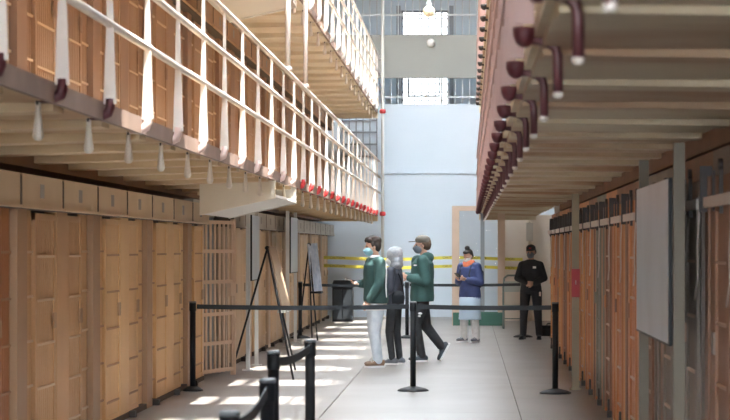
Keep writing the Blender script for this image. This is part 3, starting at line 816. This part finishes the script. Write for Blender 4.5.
tape(pz(267, 46.1), 'lower yellow caution tape stretched across the end of the corridor', -0.004)
t = thing('wall_pipe', 'vertical beige pipe with grey box above the guard', 'pipe', (px(530, 46.0), 46.1, 0))
MB().tube([(0,0,0),(0,0,Z2B - 0.15)], 0.035, 10).build('pipe', M_BEIGE, t, True)
MB().box((-0.08,-0.06,1.75),(0.07,0.05,2.15)).build('junction_box', M_HOUSG, t)
M_CHAIR = mat('grey green chair metal', (0.15,0.19,0.17), 0.5)
t = thing('metal_chair', 'grey green metal chair beside the guard\'s right hand', 'chair', (px(514, 41.8), 41.8, 0))
MB().box((-0.22,-0.20,0.43),(0.22,0.22,0.46)).build('seat', M_CHAIR, t)
for sx in (-0.21, 0.21):
    MB().tube([(sx,-0.20,0.0),(sx,-0.18,0.45)], 0.02, 8).build('leg', M_CHAIR, t, True)
    MB().tube([(sx,0.24,0.0),(sx,0.20,0.45),(sx,0.24,0.80),(sx*0.9,0.26,1.0)], 0.02, 8).build('leg', M_CHAIR, t, True)
MB().tube([(-0.19,0.26,1.0),(-0.12,0.265,1.05),(0.12,0.265,1.05),(0.19,0.26,1.0)], 0.02, 8).build('back_rail', M_CHAIR, t, True)
MB().box((-0.2,0.235,0.72),(0.2,0.25,0.93)).build('backrest', mat('pale chair panel', (0.42,0.46,0.43), 0.5), t)
MB().tube([(-0.21,-0.19,0.2),(0.21,-0.19,0.2)], 0.01, 8).build('stretcher', M_CHAIR, t, True)

t = thing('equipment_case', 'low black case on the floor behind the guard', 'case', (px(551, 38.3), 38.3, 0))
MB().prism([(-0.20,0.0),(0.20,0.0),(0.20,0.16),(0.17,0.19),(-0.17,0.19),(-0.20,0.16)], 'y', -0.18, 0.18).build('body', M_BLACK, t)
MB().box((-0.205,-0.185,0.12),(0.205,0.185,0.13)).build('lid_seam', M_BELT, t)
MB().tube([(-0.08,0,0.19),(-0.06,0,0.225),(0.06,0,0.225),(0.08,0,0.19)], 0.01, 8).build('handle', M_BELT, t, True)

# ------------------------------------------------------------------ people
M_SKIN = mat('light skin', (0.62,0.38,0.28), 0.55)
M_SKIN2 = mat('warm skin', (0.52,0.31,0.22), 0.55)
M_EYE = mat('eye', (0.05,0.04,0.035), 0.3)
M_HAIRB = mat('dark brown hair', (0.026,0.018,0.015), 0.75, 0, (0.045,0.03,0.024), 40, 0.8, 0.4)
M_HAIRL = mat('light brown hair', (0.09,0.058,0.036), 0.7, 0, (0.14,0.09,0.055), 40, 0.8, 0.4)
M_HAIRK = mat('black hair', (0.02,0.018,0.018), 0.55)
M_GREENJ = mat('dark green jacket cloth', (0.036,0.088,0.083), 0.8, 0, (0.026,0.066,0.063), 12, 0.8, 0.3)
M_GREENH = mat('green hoodie cloth', (0.046,0.118,0.110), 0.8, 0, (0.034,0.088,0.083), 12, 0.8, 0.3)
M_JEANS = mat('pale blue jeans', (0.58,0.64,0.70), 0.8, 0, (0.45,0.52,0.60), 14, 0.8, 0.4)
M_BLKTR = mat('black trousers cloth', (0.02,0.022,0.025), 0.8, 0, (0.035,0.038,0.042), 14, 0.8, 0.4)
M_NAVY = mat('dark navy puffer cloth', (0.055,0.06,0.08), 0.6, 0, (0.03,0.035,0.05), 12, 0.8, 0.4)
M_GREYK = mat('pale grey knitted hood', (0.40,0.41,0.43), 0.85, 0, (0.27,0.29,0.31), 45, 0.9, 0.6)
M_BLUEC = mat('deep blue coat cloth', (0.05,0.075,0.20), 0.65, 0, (0.035,0.05,0.14), 12, 0.8, 0.3)
M_SKIRT = mat('light blue grey skirt', (0.40,0.50,0.60), 0.8)
M_KHAKI = mat('pale grey trousers', (0.62,0.60,0.58), 0.8, 0, (0.48,0.46,0.45), 16, 0.8, 0.4)
M_ORANGE = mat('orange scarf', (0.72,0.20,0.10), 0.8)
M_UNIF = mat('black uniform cloth', (0.014,0.015,0.019), 0.75)
M_MASKB = mat('light blue mask', (0.28,0.52,0.62), 0.7)
M_MASKG = mat('grey mask', (0.17,0.20,0.24), 0.75)
M_MASKW = mat('white mask', (0.80,0.80,0.80), 0.7)
M_SHOEB = mat('brown shoe', (0.20,0.12,0.075), 0.6)
M_SHOEG = mat('grey shoe', (0.13,0.14,0.16), 0.6)
M_SHOEK = mat('dark blue grey shoe', (0.06,0.075,0.09), 0.6)
M_SOLE = mat('white sole', (0.75,0.75,0.74), 0.6)
M_CAPB = mat('grey brown cap cloth', (0.15,0.135,0.115), 0.8)
M_PHONE = mat('black phone', (0.02,0.02,0.025), 0.25)
M_COLLAR = mat('white shirt cloth', (0.80,0.80,0.80), 0.8)

V = Vector
def hand(mb, w, fw, pn, side, curl=0.6, sc=1.0):
    """palm and five fingers. w wrist, fw direction of the hand, pn palm normal (side the fingers curl to), side +-1 for the thumb"""
    fw = V(fw).normalized(); pn = V(pn); pn = (pn - fw * pn.dot(fw)).normalized(); lat = fw.cross(pn) * side
    w = V(w)
    for q in (-0.026, -0.009, 0.009, 0.026):
        mb.cap(w + fw*0.015*sc + lat*q*0.75*sc, w + fw*0.085*sc + lat*q*sc, 0.015*sc, 0.0125*sc, 8)
    for i, (q, L) in enumerate(((-0.030, 0.062), (-0.010, 0.075), (0.011, 0.080), (0.031, 0.072))):
        p = w + fw*0.09*sc + lat*q*sc
        d1 = (fw*math.cos(curl*0.7) + pn*math.sin(curl*0.7)); d2 = (fw*math.cos(curl*1.7) + pn*math.sin(curl*1.7)); d3 = (fw*math.cos(curl*2.5) + pn*math.sin(curl*2.5))
        p1 = p + d1*L*0.48*sc; p2 = p1 + d2*L*0.32*sc; p3 = p2 + d3*L*0.25*sc
        mb.cap(p, p1, 0.0098*sc, 0.0092*sc, 8); mb.cap(p1, p2, 0.0092*sc, 0.0085*sc, 8); mb.cap(p2, p3, 0.0085*sc, 0.0075*sc, 8)
    a = w + fw*0.03*sc + lat*0.03*sc; b = a + fw*0.03*sc + lat*0.028*sc + pn*0.012*sc; c = b + fw*0.032*sc + lat*0.004*sc + pn*0.016*sc
    mb.cap(a, b, 0.0125*sc, 0.0108*sc, 8); mb.cap(b, c, 0.0105*sc, 0.0085*sc, 8)

def shoe(t, ank, dirv, pitch, m, msole, sc=1.0):
    """shoe under the ankle; pitch >0 lifts the heel about the toe"""
    yaw = math.atan2(dirv[1], dirv[0])
    toe = V((0.17*sc, 0, 0.0))
    R = Matrix.Rotation(yaw, 4, 'Z')
    base = Matrix.Translation((ank[0], ank[1], 0)) @ R @ Matrix.Translation(toe) @ Matrix.Rotation(pitch, 4, 'Y') @ Matrix.Translation(-toe)
    if pitch: base = Matrix.Translation((ank[0] , ank[1], ank[2])) @ R @ Matrix.Rotation(pitch, 4, 'Y') @ Matrix.Translation((0, 0, -0.085*sc))
    b = MB()
    b.ell((-0.045*sc,0,0.055*sc),(0.05*sc,0.040*sc,0.045*sc), 14, base)
    b.ell((0.03*sc,0,0.06*sc),(0.07*sc,0.040*sc,0.045*sc), 14, base)
    b.ell((0.11*sc,0,0.045*sc),(0.085*sc,0.046*sc,0.034*sc), 14, base)
    b.cap(base @ V((-0.005*sc,0,0.06*sc)), base @ V((-0.005*sc,0,0.115*sc)), 0.043*sc, 0.042*sc)
    b.box((-0.08*sc,-0.034*sc,0.018*sc),(0.15*sc,0.034*sc,0.05*sc), base)
    o = b.remesh('shoe', m, t, 0.009)
    out = [(-0.098,0.0),(-0.085,-0.030),(-0.03,-0.038),(0.05,-0.040),(0.12,-0.048),(0.17,-0.038),(0.198,-0.012),(0.198,0.012),(0.17,0.038),(0.12,0.048),(0.05,0.040),(-0.03,0.038),(-0.085,0.030)]
    MB().prism([(x*sc, y*sc) for x, y in out], 'z', 0.0, 0.026*sc, base).build('sole', msole, o)
    lace = MB()
    for q in (0.055, 0.075, 0.095): lace.box((q*sc-0.004,-0.025*sc,0.088*sc-(q-0.055)*0.45*sc),(q*sc+0.004,0.025*sc,0.096*sc-(q-0.055)*0.45*sc), base)
    lace.build('laces', msole, o)
    return o

def person(loc, yaw, H, label, S):
    """S holds the pose in a local frame: x forward, y left, z up, metres for a 1.75 m figure (scaled)."""
    k = H / 1.75
    t = thing('person', label, 'person', loc, yaw)
    t.scale = (k, k, k)
    hp = V(S.get('head', (0.0, 0, 1.62))); tilt = S.get('tilt', 0.0); hyaw = S.get('hyaw', 0.0)
    HM = Matrix.Translation(hp) @ Matrix.Rotation(hyaw, 4, 'Z') @ Matrix.Rotation(tilt, 4, 'Y')
    lean = S.get('lean', 0.0)      # forward shift of the shoulders
    L, R_ = S['L'], S['R']         # dicts: sh, el, wr, hand dir, palm, hip, kn, an
    sk = S.get('skin', M_SKIN)
    b = MB()
    # head: skull, face, jaw, brow, nose, ears, lips
    b.ell((-0.012,0,0.03),(0.098,0.076,0.098), 18, HM); b.ell((0.025,0,-0.03),(0.072,0.063,0.088), 16, HM); b.ell((0.05,0,-0.08),(0.042,0.042,0.036), 12, HM)
    b.ell((0.072,0,0.018),(0.022,0.05,0.018), 10, HM)
    b.cap(HM @ V((0.088,0,0.01)), HM @ V((0.112,0,-0.028)), 0.010, 0.014); b.ell((0.10,0.013,-0.034),(0.012,0.008,0.008), 8, HM); b.ell((0.10,-0.013,-0.034),(0.012,0.008,0.008), 8, HM)
    b.ell((0.088,0,-0.062),(0.014,0.024,0.011), 8, HM)
    for sg in (-1, 1): b.ell((-0.005, sg*0.077, -0.012),(0.018,0.009,0.032), 10, HM)
    nb = V((-0.02 + lean*0.95, 0, 1.44))
    b.cap(nb, HM @ V((-0.02,0,-0.07)), 0.055, 0.050)
    pel = V((0, 0, 0.95))
    b.loft([(0,0,0.86,0.09,0.14),(0,0,0.95,0.10,0.15),(lean*0.3,0,1.08,0.09,0.125),(lean*0.65,0,1.25,0.10,0.14),(lean*0.9,0,1.38,0.095,0.155),(lean,0,1.45,0.06,0.09)], 18)
    for A, sg in ((L, 1), (R_, -1)):
        b.cap(A['sh'], A['el'], 0.048, 0.040); b.cap(A['el'], A['wr'], 0.039, 0.026)
        if A.get('hand', True): hand(b, A['wr'], A['hd'], A['pn'], A.get('ts', sg), A.get('curl', 0.6))
        b.cap(A['hip'], A['kn'], 0.075, 0.052); b.cap(A['kn'], A['an'], 0.050, 0.036)
        if not A.get('fp'): b.cap(A['an'], V(A['an']) + V((0.06,0,-0.03)), 0.035, 0.028)
    b.remesh('body', sk, t, 0.0075, 2)
    for sg in (-1, 1):
        MB().ell((0.079, sg*0.031, 0.0),(0.014,0.014,0.010), 10, HM).build('eye', M_EYE, t, True)
    # upper clothing
    j = MB(); hem = S.get('hem', 0.84); B = S.get('bulk', 1.0); ar = S.get('arm', 1.0)
    j.loft([(0,0,hem,0.125*B,0.172*B),(0,0,hem+0.06,0.13*B,0.176*B),(lean*0.3,0,1.08,0.122*B,0.158*B),(lean*0.65,0,1.25,0.125*B,0.168*B),(lean*0.9,0,1.37,0.115*B,0.178*B),(lean,0,1.44,0.085,0.125),(lean,0,1.475,0.066,0.078)], 22)
    for A, sg in ((L, 1), (R_, -1)):
        j.cap(V(A['sh']), A['el'], 0.066*ar, 0.056*ar)
        w = V(A['el']).lerp(V(A['wr']), S.get('slv', 0.93)); j.cap(A['el'], w, 0.056*ar, 0.044*ar)
        j.cap(V((lean,0,1.41)), A['sh'], 0.07, 0.066*ar)
    for e in S.get('jx', []): j.ell(*e)
    jo = j.remesh('jacket', S['jacket'], t, 0.012, 2)
    # trousers
    tr = MB(); tb = S.get('tb', 1.0)
    tr.loft([(0,0,0.84,0.11,0.16),(0,0,0.93,0.115,0.162),(0,0,1.0,0.105,0.15)], 20)
    for A, sg in ((L, 1), (R_, -1)):
        tr.cap(A['hip'], A['kn'], 0.092*tb, 0.068*tb); w = V(A['kn']).lerp(V(A['an']), 0.97); tr.cap(A['kn'], w, 0.066*tb, 0.054*tb)
    tr.remesh('trousers', S['trousers'], t, 0.012, 2)
    for A, sg in ((L, 1), (R_, -1)): shoe(t, A['an'], A.get('fd', (1, 0.12*sg)), A.get('fp', 0), S['shoe'], S.get('sole', M_SOLE))
    # mask
    m = MB(); m.ell((0.050,0,-0.056),(0.072,0.068,0.066), 16, HM); m.cap(HM @ V((0.09,0,-0.005)), HM @ V((0.117,0,-0.05)), 0.012, 0.018)
    mo = m.remesh('face_mask', S['mask'], t, 0.008, 1)
    for sg in (-1, 1): MB().tube([HM @ V((0.05,sg*0.064,-0.025)), HM @ V((0.02,sg*0.072,-0.01)), HM @ V((-0.015,sg*0.083,0.0))], 0.003, 6).build('ear_loop', S['mask'], mo)
    # hair
    if S.get('hair'):
        h = MB()
        for c, r in S['hairs']: h.ell(c, r, 14, HM)
        h.remesh('hair', S['hair'], t, 0.009, 1)
    return t, HM

# man in green jacket, pale jeans
short_hair = [((-0.075,0.0,0.075),(0.06,0.085,0.06)), ((-0.06,0.05,0.01),(0.05,0.045,0.07)), ((0.05,0.05,0.085),(0.04,0.03,0.035)), ((0.05,-0.05,0.085),(0.04,0.03,0.035)), ((-0.03,0,0.055),(0.092,0.086,0.085)), ((-0.06,0,0.0),(0.058,0.080,0.085)), ((0.03,0,0.105),(0.065,0.065,0.035)), ((-0.02,0.0,0.11),(0.08,0.07,0.04)), ((0.062,0.02,0.092),(0.035,0.045,0.03)), ((-0.085,0.01,0.055),(0.04,0.06,0.06)), ((0.0,0.068,0.03),(0.035,0.02,0.04)), ((0.0,-0.068,0.03),(0.035,0.02,0.04))]
S1 = dict(jacket=M_GREENJ, trousers=M_JEANS, shoe=M_SHOEB, mask=M_MASKB, hair=M_HAIRB, hairs=short_hair, hem=0.86, bulk=1.28, arm=1.25, tilt=0.10, head=(0.05,0,1.62), lean=0.015, tb=1.2,
    L=dict(sh=(0.0,0.185,1.405), el=(0.02,0.245,1.12), wr=(0.155,0.20,0.90), hd=(0.5,-0.2,-0.8), pn=(-0.3,-0.9,0), hip=(0,0.09,0.90), kn=(0.045,0.10,0.49), an=(0.0,0.10,0.085), curl=0.5),
    R=dict(sh=(0.02,-0.185,1.405), el=(0.05,-0.24,1.12), wr=(0.20,-0.12,1.12), hd=(0.9,0.25,0.12), pn=(0.1,0.5,0.85), hip=(0,-0.09,0.90), kn=(0.01,-0.10,0.49), an=(-0.06,-0.10,0.085), curl=0.45))
YAW_W = PI   # facing -X
p1, H1 = person((px(376, 28.2), 28.2, 0), YAW_W + math.radians(18), 1.75, 'man in green jacket, pale jeans and blue mask holding a phone', S1)
c = MB(); c.lathe([(0.078,1.43),(0.070,1.47),(0.066,1.505),(0.058,1.505)], 18, Matrix.Translation((0.012,0,0)))
c.build('shirt_collar', M_COLLAR, p1, True)
MB().loft([(0.01,0,0.765,0.145,0.195),(0.01,0,0.81,0.152,0.205),(0.005,0,0.87,0.15,0.20)], 22).build('shirt_hem', M_COLLAR, p1, True)
MB().tube([(-0.075,0.205,1.41),(-0.09,0.198,1.30),(-0.092,0.180,1.20),(-0.09,0.172,1.09),(-0.095,0.180,0.94)], 0.008, 6).build('white_piping', M_COLLAR, p1)
ph = MB().prism([(-0.07,-0.036),(0.07,-0.036),(0.075,-0.03),(0.075,0.03),(0.07,0.036),(-0.07,0.036),(-0.075,0.03),(-0.075,-0.03)], 'z', -0.004, 0.004).build('phone', M_PHONE)
tag(ph, 'dark phone held in front of the man in the green jacket', 'phone')
ang1 = YAW_W + math.radians(18)
pl = Matrix.Translation(p1.location) @ Matrix.Rotation(ang1, 4, 'Z')
ph.location = pl @ V((0.345, -0.075, 1.172)); ph.rotation_euler = (0.1, -0.25, ang1 + 0.3)
MB().box((-0.065,-0.031,0.0041),(0.065,0.031,0.0046)).build('screen', mat('phone screen', (0.08,0.09,0.11), 0.15), ph)

# person in dark puffer with pale grey hood
S2 = dict(jacket=M_NAVY, trousers=M_BLKTR, shoe=M_SHOEG, mask=M_MASKW, hair=None, hem=0.90, bulk=1.12, arm=1.15, tilt=0.12, head=(0.02,0,1.615), lean=0.02, tb=0.92,
    L=dict(sh=(0.0,0.175,1.40), el=(-0.02,0.23,1.13), wr=(0.16,0.20,1.02), hd=(0.95,-0.3,0.0), pn=(0,-0.9,-0.3), hip=(0,0.085,0.90), kn=(0.05,0.09,0.49), an=(0.0,0.09,0.085), curl=0.8),
    R=dict(sh=(0.02,-0.175,1.40), el=(0.05,-0.23,1.13), wr=(0.20,-0.14,1.08), hd=(0.9,0.3,0.1), pn=(0,0.9,0.2), hip=(0,-0.085,0.90), kn=(0.0,-0.09,0.49), an=(-0.05,-0.09,0.085), curl=0.8))
p2, H2 = person((px(394.5, 28.85), 28.85, 0), YAW_W - math.radians(20), 1.60, 'person in dark navy puffer and pale grey hood between two men', S2)
h = MB()
h.ell((-0.03,0,0.035),(0.125,0.115,0.122), 18, H2); h.ell((-0.05,0,-0.05),(0.10,0.105,0.09), 16, H2); h.ell((-0.04,0,-0.13),(0.10,0.12,0.07), 16, H2); h.ell((-0.10,0,0.09),(0.05,0.05,0.05), 12, H2)
h.remesh('hood', M_GREYK, p2, 0.011, 1)
for z in (1.0, 1.1, 1.2, 1.3):
    MB().loft([(0.02*(z-0.9)*2,0,z-0.006,0.144,0.186),(0.02*(z-0.9)*2,0,z+0.006,0.144,0.186)], 24).build('quilt_seam', M_NAVY, p2, True)
bg2 = thing('shoulder_bag', 'small black bag hanging at the hooded person\'s hip', 'bag', (px(398, 28.70), 28.70, pz(305, 28.75)), YAW_W)
bb = MB(); bb.ell((0,0,0.10),(0.10,0.05,0.10), 14); bb.box((-0.085,-0.04,0.02),(0.085,0.04,0.14))
bb.remesh('body', M_BLACK, bg2, 0.01, 2)
MB().box((-0.08,-0.052,0.10),(0.08,0.0,0.17)).build('flap', M_BELT, bg2)
MB().tube([(-0.08,0,0.14),(-0.06,0.0,0.26),(-0.02,-0.03,0.40),(0.02,-0.08,0.47)], 0.009, 6).build('strap', M_BLACK, bg2)

# walking man with cap, green hoodie
cap_hair = [((-0.095,0.02,0.01),(0.035,0.06,0.05)), ((-0.06,0.075,0.0),(0.05,0.02,0.045)), ((-0.05,0,-0.005),(0.068,0.084,0.075)), ((-0.085,0,-0.02),(0.04,0.07,0.055)), ((-0.03,0.06,0.01),(0.05,0.03,0.04)), ((-0.03,-0.06,0.01),(0.05,0.03,0.04)), ((-0.07,0,0.04),(0.06,0.08,0.06))]
S3 = dict(jacket=M_GREENH, trousers=M_BLKTR, shoe=M_SHOEK, mask=M_MASKG, hair=M_HAIRL, hairs=cap_hair, hem=0.84, bulk=1.3, arm=1.3, tilt=0.0, head=(0.0,0,1.625), lean=-0.01, tb=1.15,
    L=dict(sh=(0.02,0.185,1.40), el=(-0.02,0.245,1.12), wr=(0.20,0.12,1.17), hd=(0.85,-0.4,0.25), pn=(0,-0.85,0.1), hip=(0,0.09,0.90), kn=(0.10,0.10,0.50), an=(0.02,0.10,0.085), curl=0.9),
    R=dict(sh=(0.04,-0.185,1.40), el=(0.04,-0.24,1.13), wr=(0.22,-0.08,1.20), hd=(0.85,0.45,0.2), pn=(0,0.85,0.1), hip=(0,-0.09,0.90), kn=(-0.07,-0.09,0.49), an=(-0.29,-0.07,0.20), fp=math.radians(62), curl=0.9),
    jx=[((-0.10,0,1.45),(0.07,0.12,0.07)), ((-0.06,0,1.48),(0.08,0.11,0.05))])
p3, H3 = person((px(422, 29.6), 29.6, 0), YAW_W + math.radians(10), 1.77, 'walking man in grey cap, green hoodie and black trousers', S3)
c = MB(); c.ell((-0.012,0,0.068),(0.112,0.090,0.072), 18, H3); c.ell((-0.05,0,0.04),(0.078,0.088,0.06), 16, H3)
co = c.remesh('cap', M_CAPB, p3, 0.009, 1)
MB().prism([(0.06,-0.075),(0.13,-0.068),(0.175,-0.035),(0.185,0),(0.175,0.035),(0.13,0.068),(0.06,0.075)], 'z', 0.052, 0.062, H3 @ Matrix.Rotation(0.08, 4, 'Y')).build('brim', M_CAPB, co)
MB().box((-0.03,0.19,1.335),(0.03,0.196,1.352), Matrix.Translation((0.11,-0.035,0))).build('chest_print', M_COLLAR, p3)
MB().ell((0.055,0.185,0.675),(0.032,0.008,0.016), 10).ell((0.065,0.183,0.64),(0.022,0.008,0.014), 10).build('trouser_print', M_COLLAR, p3, True)

# woman in blue coat looking at her phone
bun = [((-0.03,0,0.045),(0.092,0.086,0.085)), ((-0.05,0,0.0),(0.065,0.082,0.085)), ((0.03,0,0.09),(0.06,0.07,0.035)), ((-0.03,0,0.15),(0.05,0.05,0.045))]
S4 = dict(jacket=M_BLUEC, trousers=M_KHAKI, shoe=M_SHOEG, mask=M_MASKW, hair=M_HAIRK, hairs=bun, hem=0.80, bulk=1.28, arm=1.3, tilt=0.38, head=(0.06,0,1.60), lean=0.03, tb=1.3, skin=M_SKIN2,
    L=dict(sh=(0.02,0.175,1.40), el=(0.02,0.25,1.12), wr=(0.24,0.10,1.16), hd=(0.85,-0.35,0.3), pn=(0,-0.6,0.8), hip=(0,0.09,0.90), kn=(0.02,0.11,0.49), an=(-0.02,0.13,0.085), curl=0.9),
    R=dict(sh=(0.02,-0.175,1.40), el=(0.02,-0.25,1.12), wr=(0.24,-0.10,1.16), hd=(0.85,0.35,0.3), pn=(0,0.6,0.8), hip=(0,-0.09,0.90), kn=(0.03,-0.11,0.49), an=(0.02,-0.13,0.085), curl=0.9))
YW = math.atan2(-0.85, -0.62)
p4, H4 = person((px(470, 35.7), 35.7, 0), YW, 1.60, 'woman in blue coat, orange scarf and pale skirt looking down at phone', S4)
sc_ = MB(); sc_.lathe([(0.085,1.42),(0.115,1.44),(0.12,1.475),(0.105,1.52),(0.075,1.53)], 20, Matrix.Translation((0.03,0,0)))
sc_.ell((0.11,0.0,1.43),(0.05,0.08,0.06), 12); sc_.remesh('scarf', M_ORANGE, p4, 0.012, 2)
MB().loft([(0,0,0.42,0.185,0.225),(0,0,0.44,0.185,0.225),(0,0,0.6,0.17,0.21),(0,0,0.84,0.165,0.222)], 24).build('skirt', M_SKIRT, p4, True)
bp = MB(); bp.ell((-0.22,0,1.22),(0.09,0.14,0.20), 16); bp.box((-0.28,-0.12,1.03),(-0.15,0.12,1.32))
M_BP = mat('dark backpack cloth', (0.03,0.035,0.055), 0.7)
pl4 = Matrix.Translation(p4.location) @ Matrix.Rotation(YW, 4, 'Z') @ Matrix.Scale(1.6/1.75, 4)
bk = thing('backpack', 'dark backpack on the back of the woman in blue', 'backpack', tuple(pl4 @ V((0,0,0))), YW)
bk.scale = (1.6/1.75,)*3
bp.remesh('body', M_BP, bk, 0.014, 2)
for sg in (-1, 1):
    MB().tube([(-0.16,sg*0.10,1.38),(0.0,sg*0.11,1.49),(0.12,sg*0.115,1.42),(0.185,sg*0.11,1.25),(0.12,sg*0.17,1.08),(-0.05,sg*0.20,1.02),(-0.18,sg*0.11,1.05)], 0.014, 6).build('strap', M_BP, bk)
pp = thing('phone', 'phone held in both hands by the woman in blue', 'phone', tuple(pl4 @ V((0.375, 0.0, 1.24))), YW)
MB().box((-0.075,-0.036,-0.004),(0.075,0.036,0.004), Matrix.Rotation(-0.6,4,'Y')).build('case', M_PHONE, pp)
MB().box((-0.065,-0.031,0.0041),(0.065,0.031,0.0048), Matrix.Rotation(-0.6,4,'Y')).build('screen', MATS['phone screen'], pp)

# guard in black
S5 = dict(jacket=M_UNIF, trousers=M_UNIF, shoe=M_BLACK, sole=M_BLACK, mask=M_MASKG, hair=M_HAIRK, hairs=cap_hair, hem=0.88, bulk=1.12, arm=1.15, tilt=0.05, head=(0.02,0,1.615), lean=0.0, tb=1.15, skin=M_SKIN2, slv=0.97,
    L=dict(sh=(0.0,0.165,1.37), el=(0.02,0.25,1.13), wr=(0.20,0.075,1.03), hd=(0.35,-0.9,-0.1), pn=(-0.8,-0.2,0), hip=(0,0.10,0.90), kn=(0.02,0.13,0.49), an=(-0.02,0.15,0.085), curl=0.8),
    R=dict(sh=(0.0,-0.165,1.37), el=(0.02,-0.25,1.13), wr=(0.22,-0.055,1.05), hd=(0.35,0.9,-0.1), pn=(-0.8,0.2,0), hip=(0,-0.10,0.90), kn=(0.02,-0.13,0.49), an=(-0.02,-0.15,0.085), curl=0.8))
YG = math.atan2(-1, -0.18)
p5, H5 = person((px(531, 36.8), 36.8, 0), YG, 1.66, 'guard in black uniform, cap and grey mask standing with clasped hands', S5)
c = MB(); c.ell((-0.012,0,0.068),(0.112,0.090,0.072), 18, H5); c.ell((-0.04,0,0.045),(0.085,0.088,0.06), 16, H5)
co = c.remesh('cap', M_UNIF, p5, 0.009, 1)
MB().prism([(0.06,-0.075),(0.13,-0.068),(0.175,-0.035),(0.185,0),(0.175,0.035),(0.13,0.068),(0.06,0.075)], 'z', 0.045, 0.055, H5 @ Matrix.Rotation(0.12, 4, 'Y')).build('brim', M_UNIF, co)
MB().box((0.098,-0.02,0.06),(0.106,0.02,0.085), H5).build('cap_badge', M_SIGNRED, co)
MB().box((0.138,0.055,1.31),(0.15,0.115,1.35)).build('chest_badge', M_COLLAR, p5)
MB().box((0.10,0.17,0.80),(0.13,0.20,0.88)).build('key_holder', M_TRACK, p5)
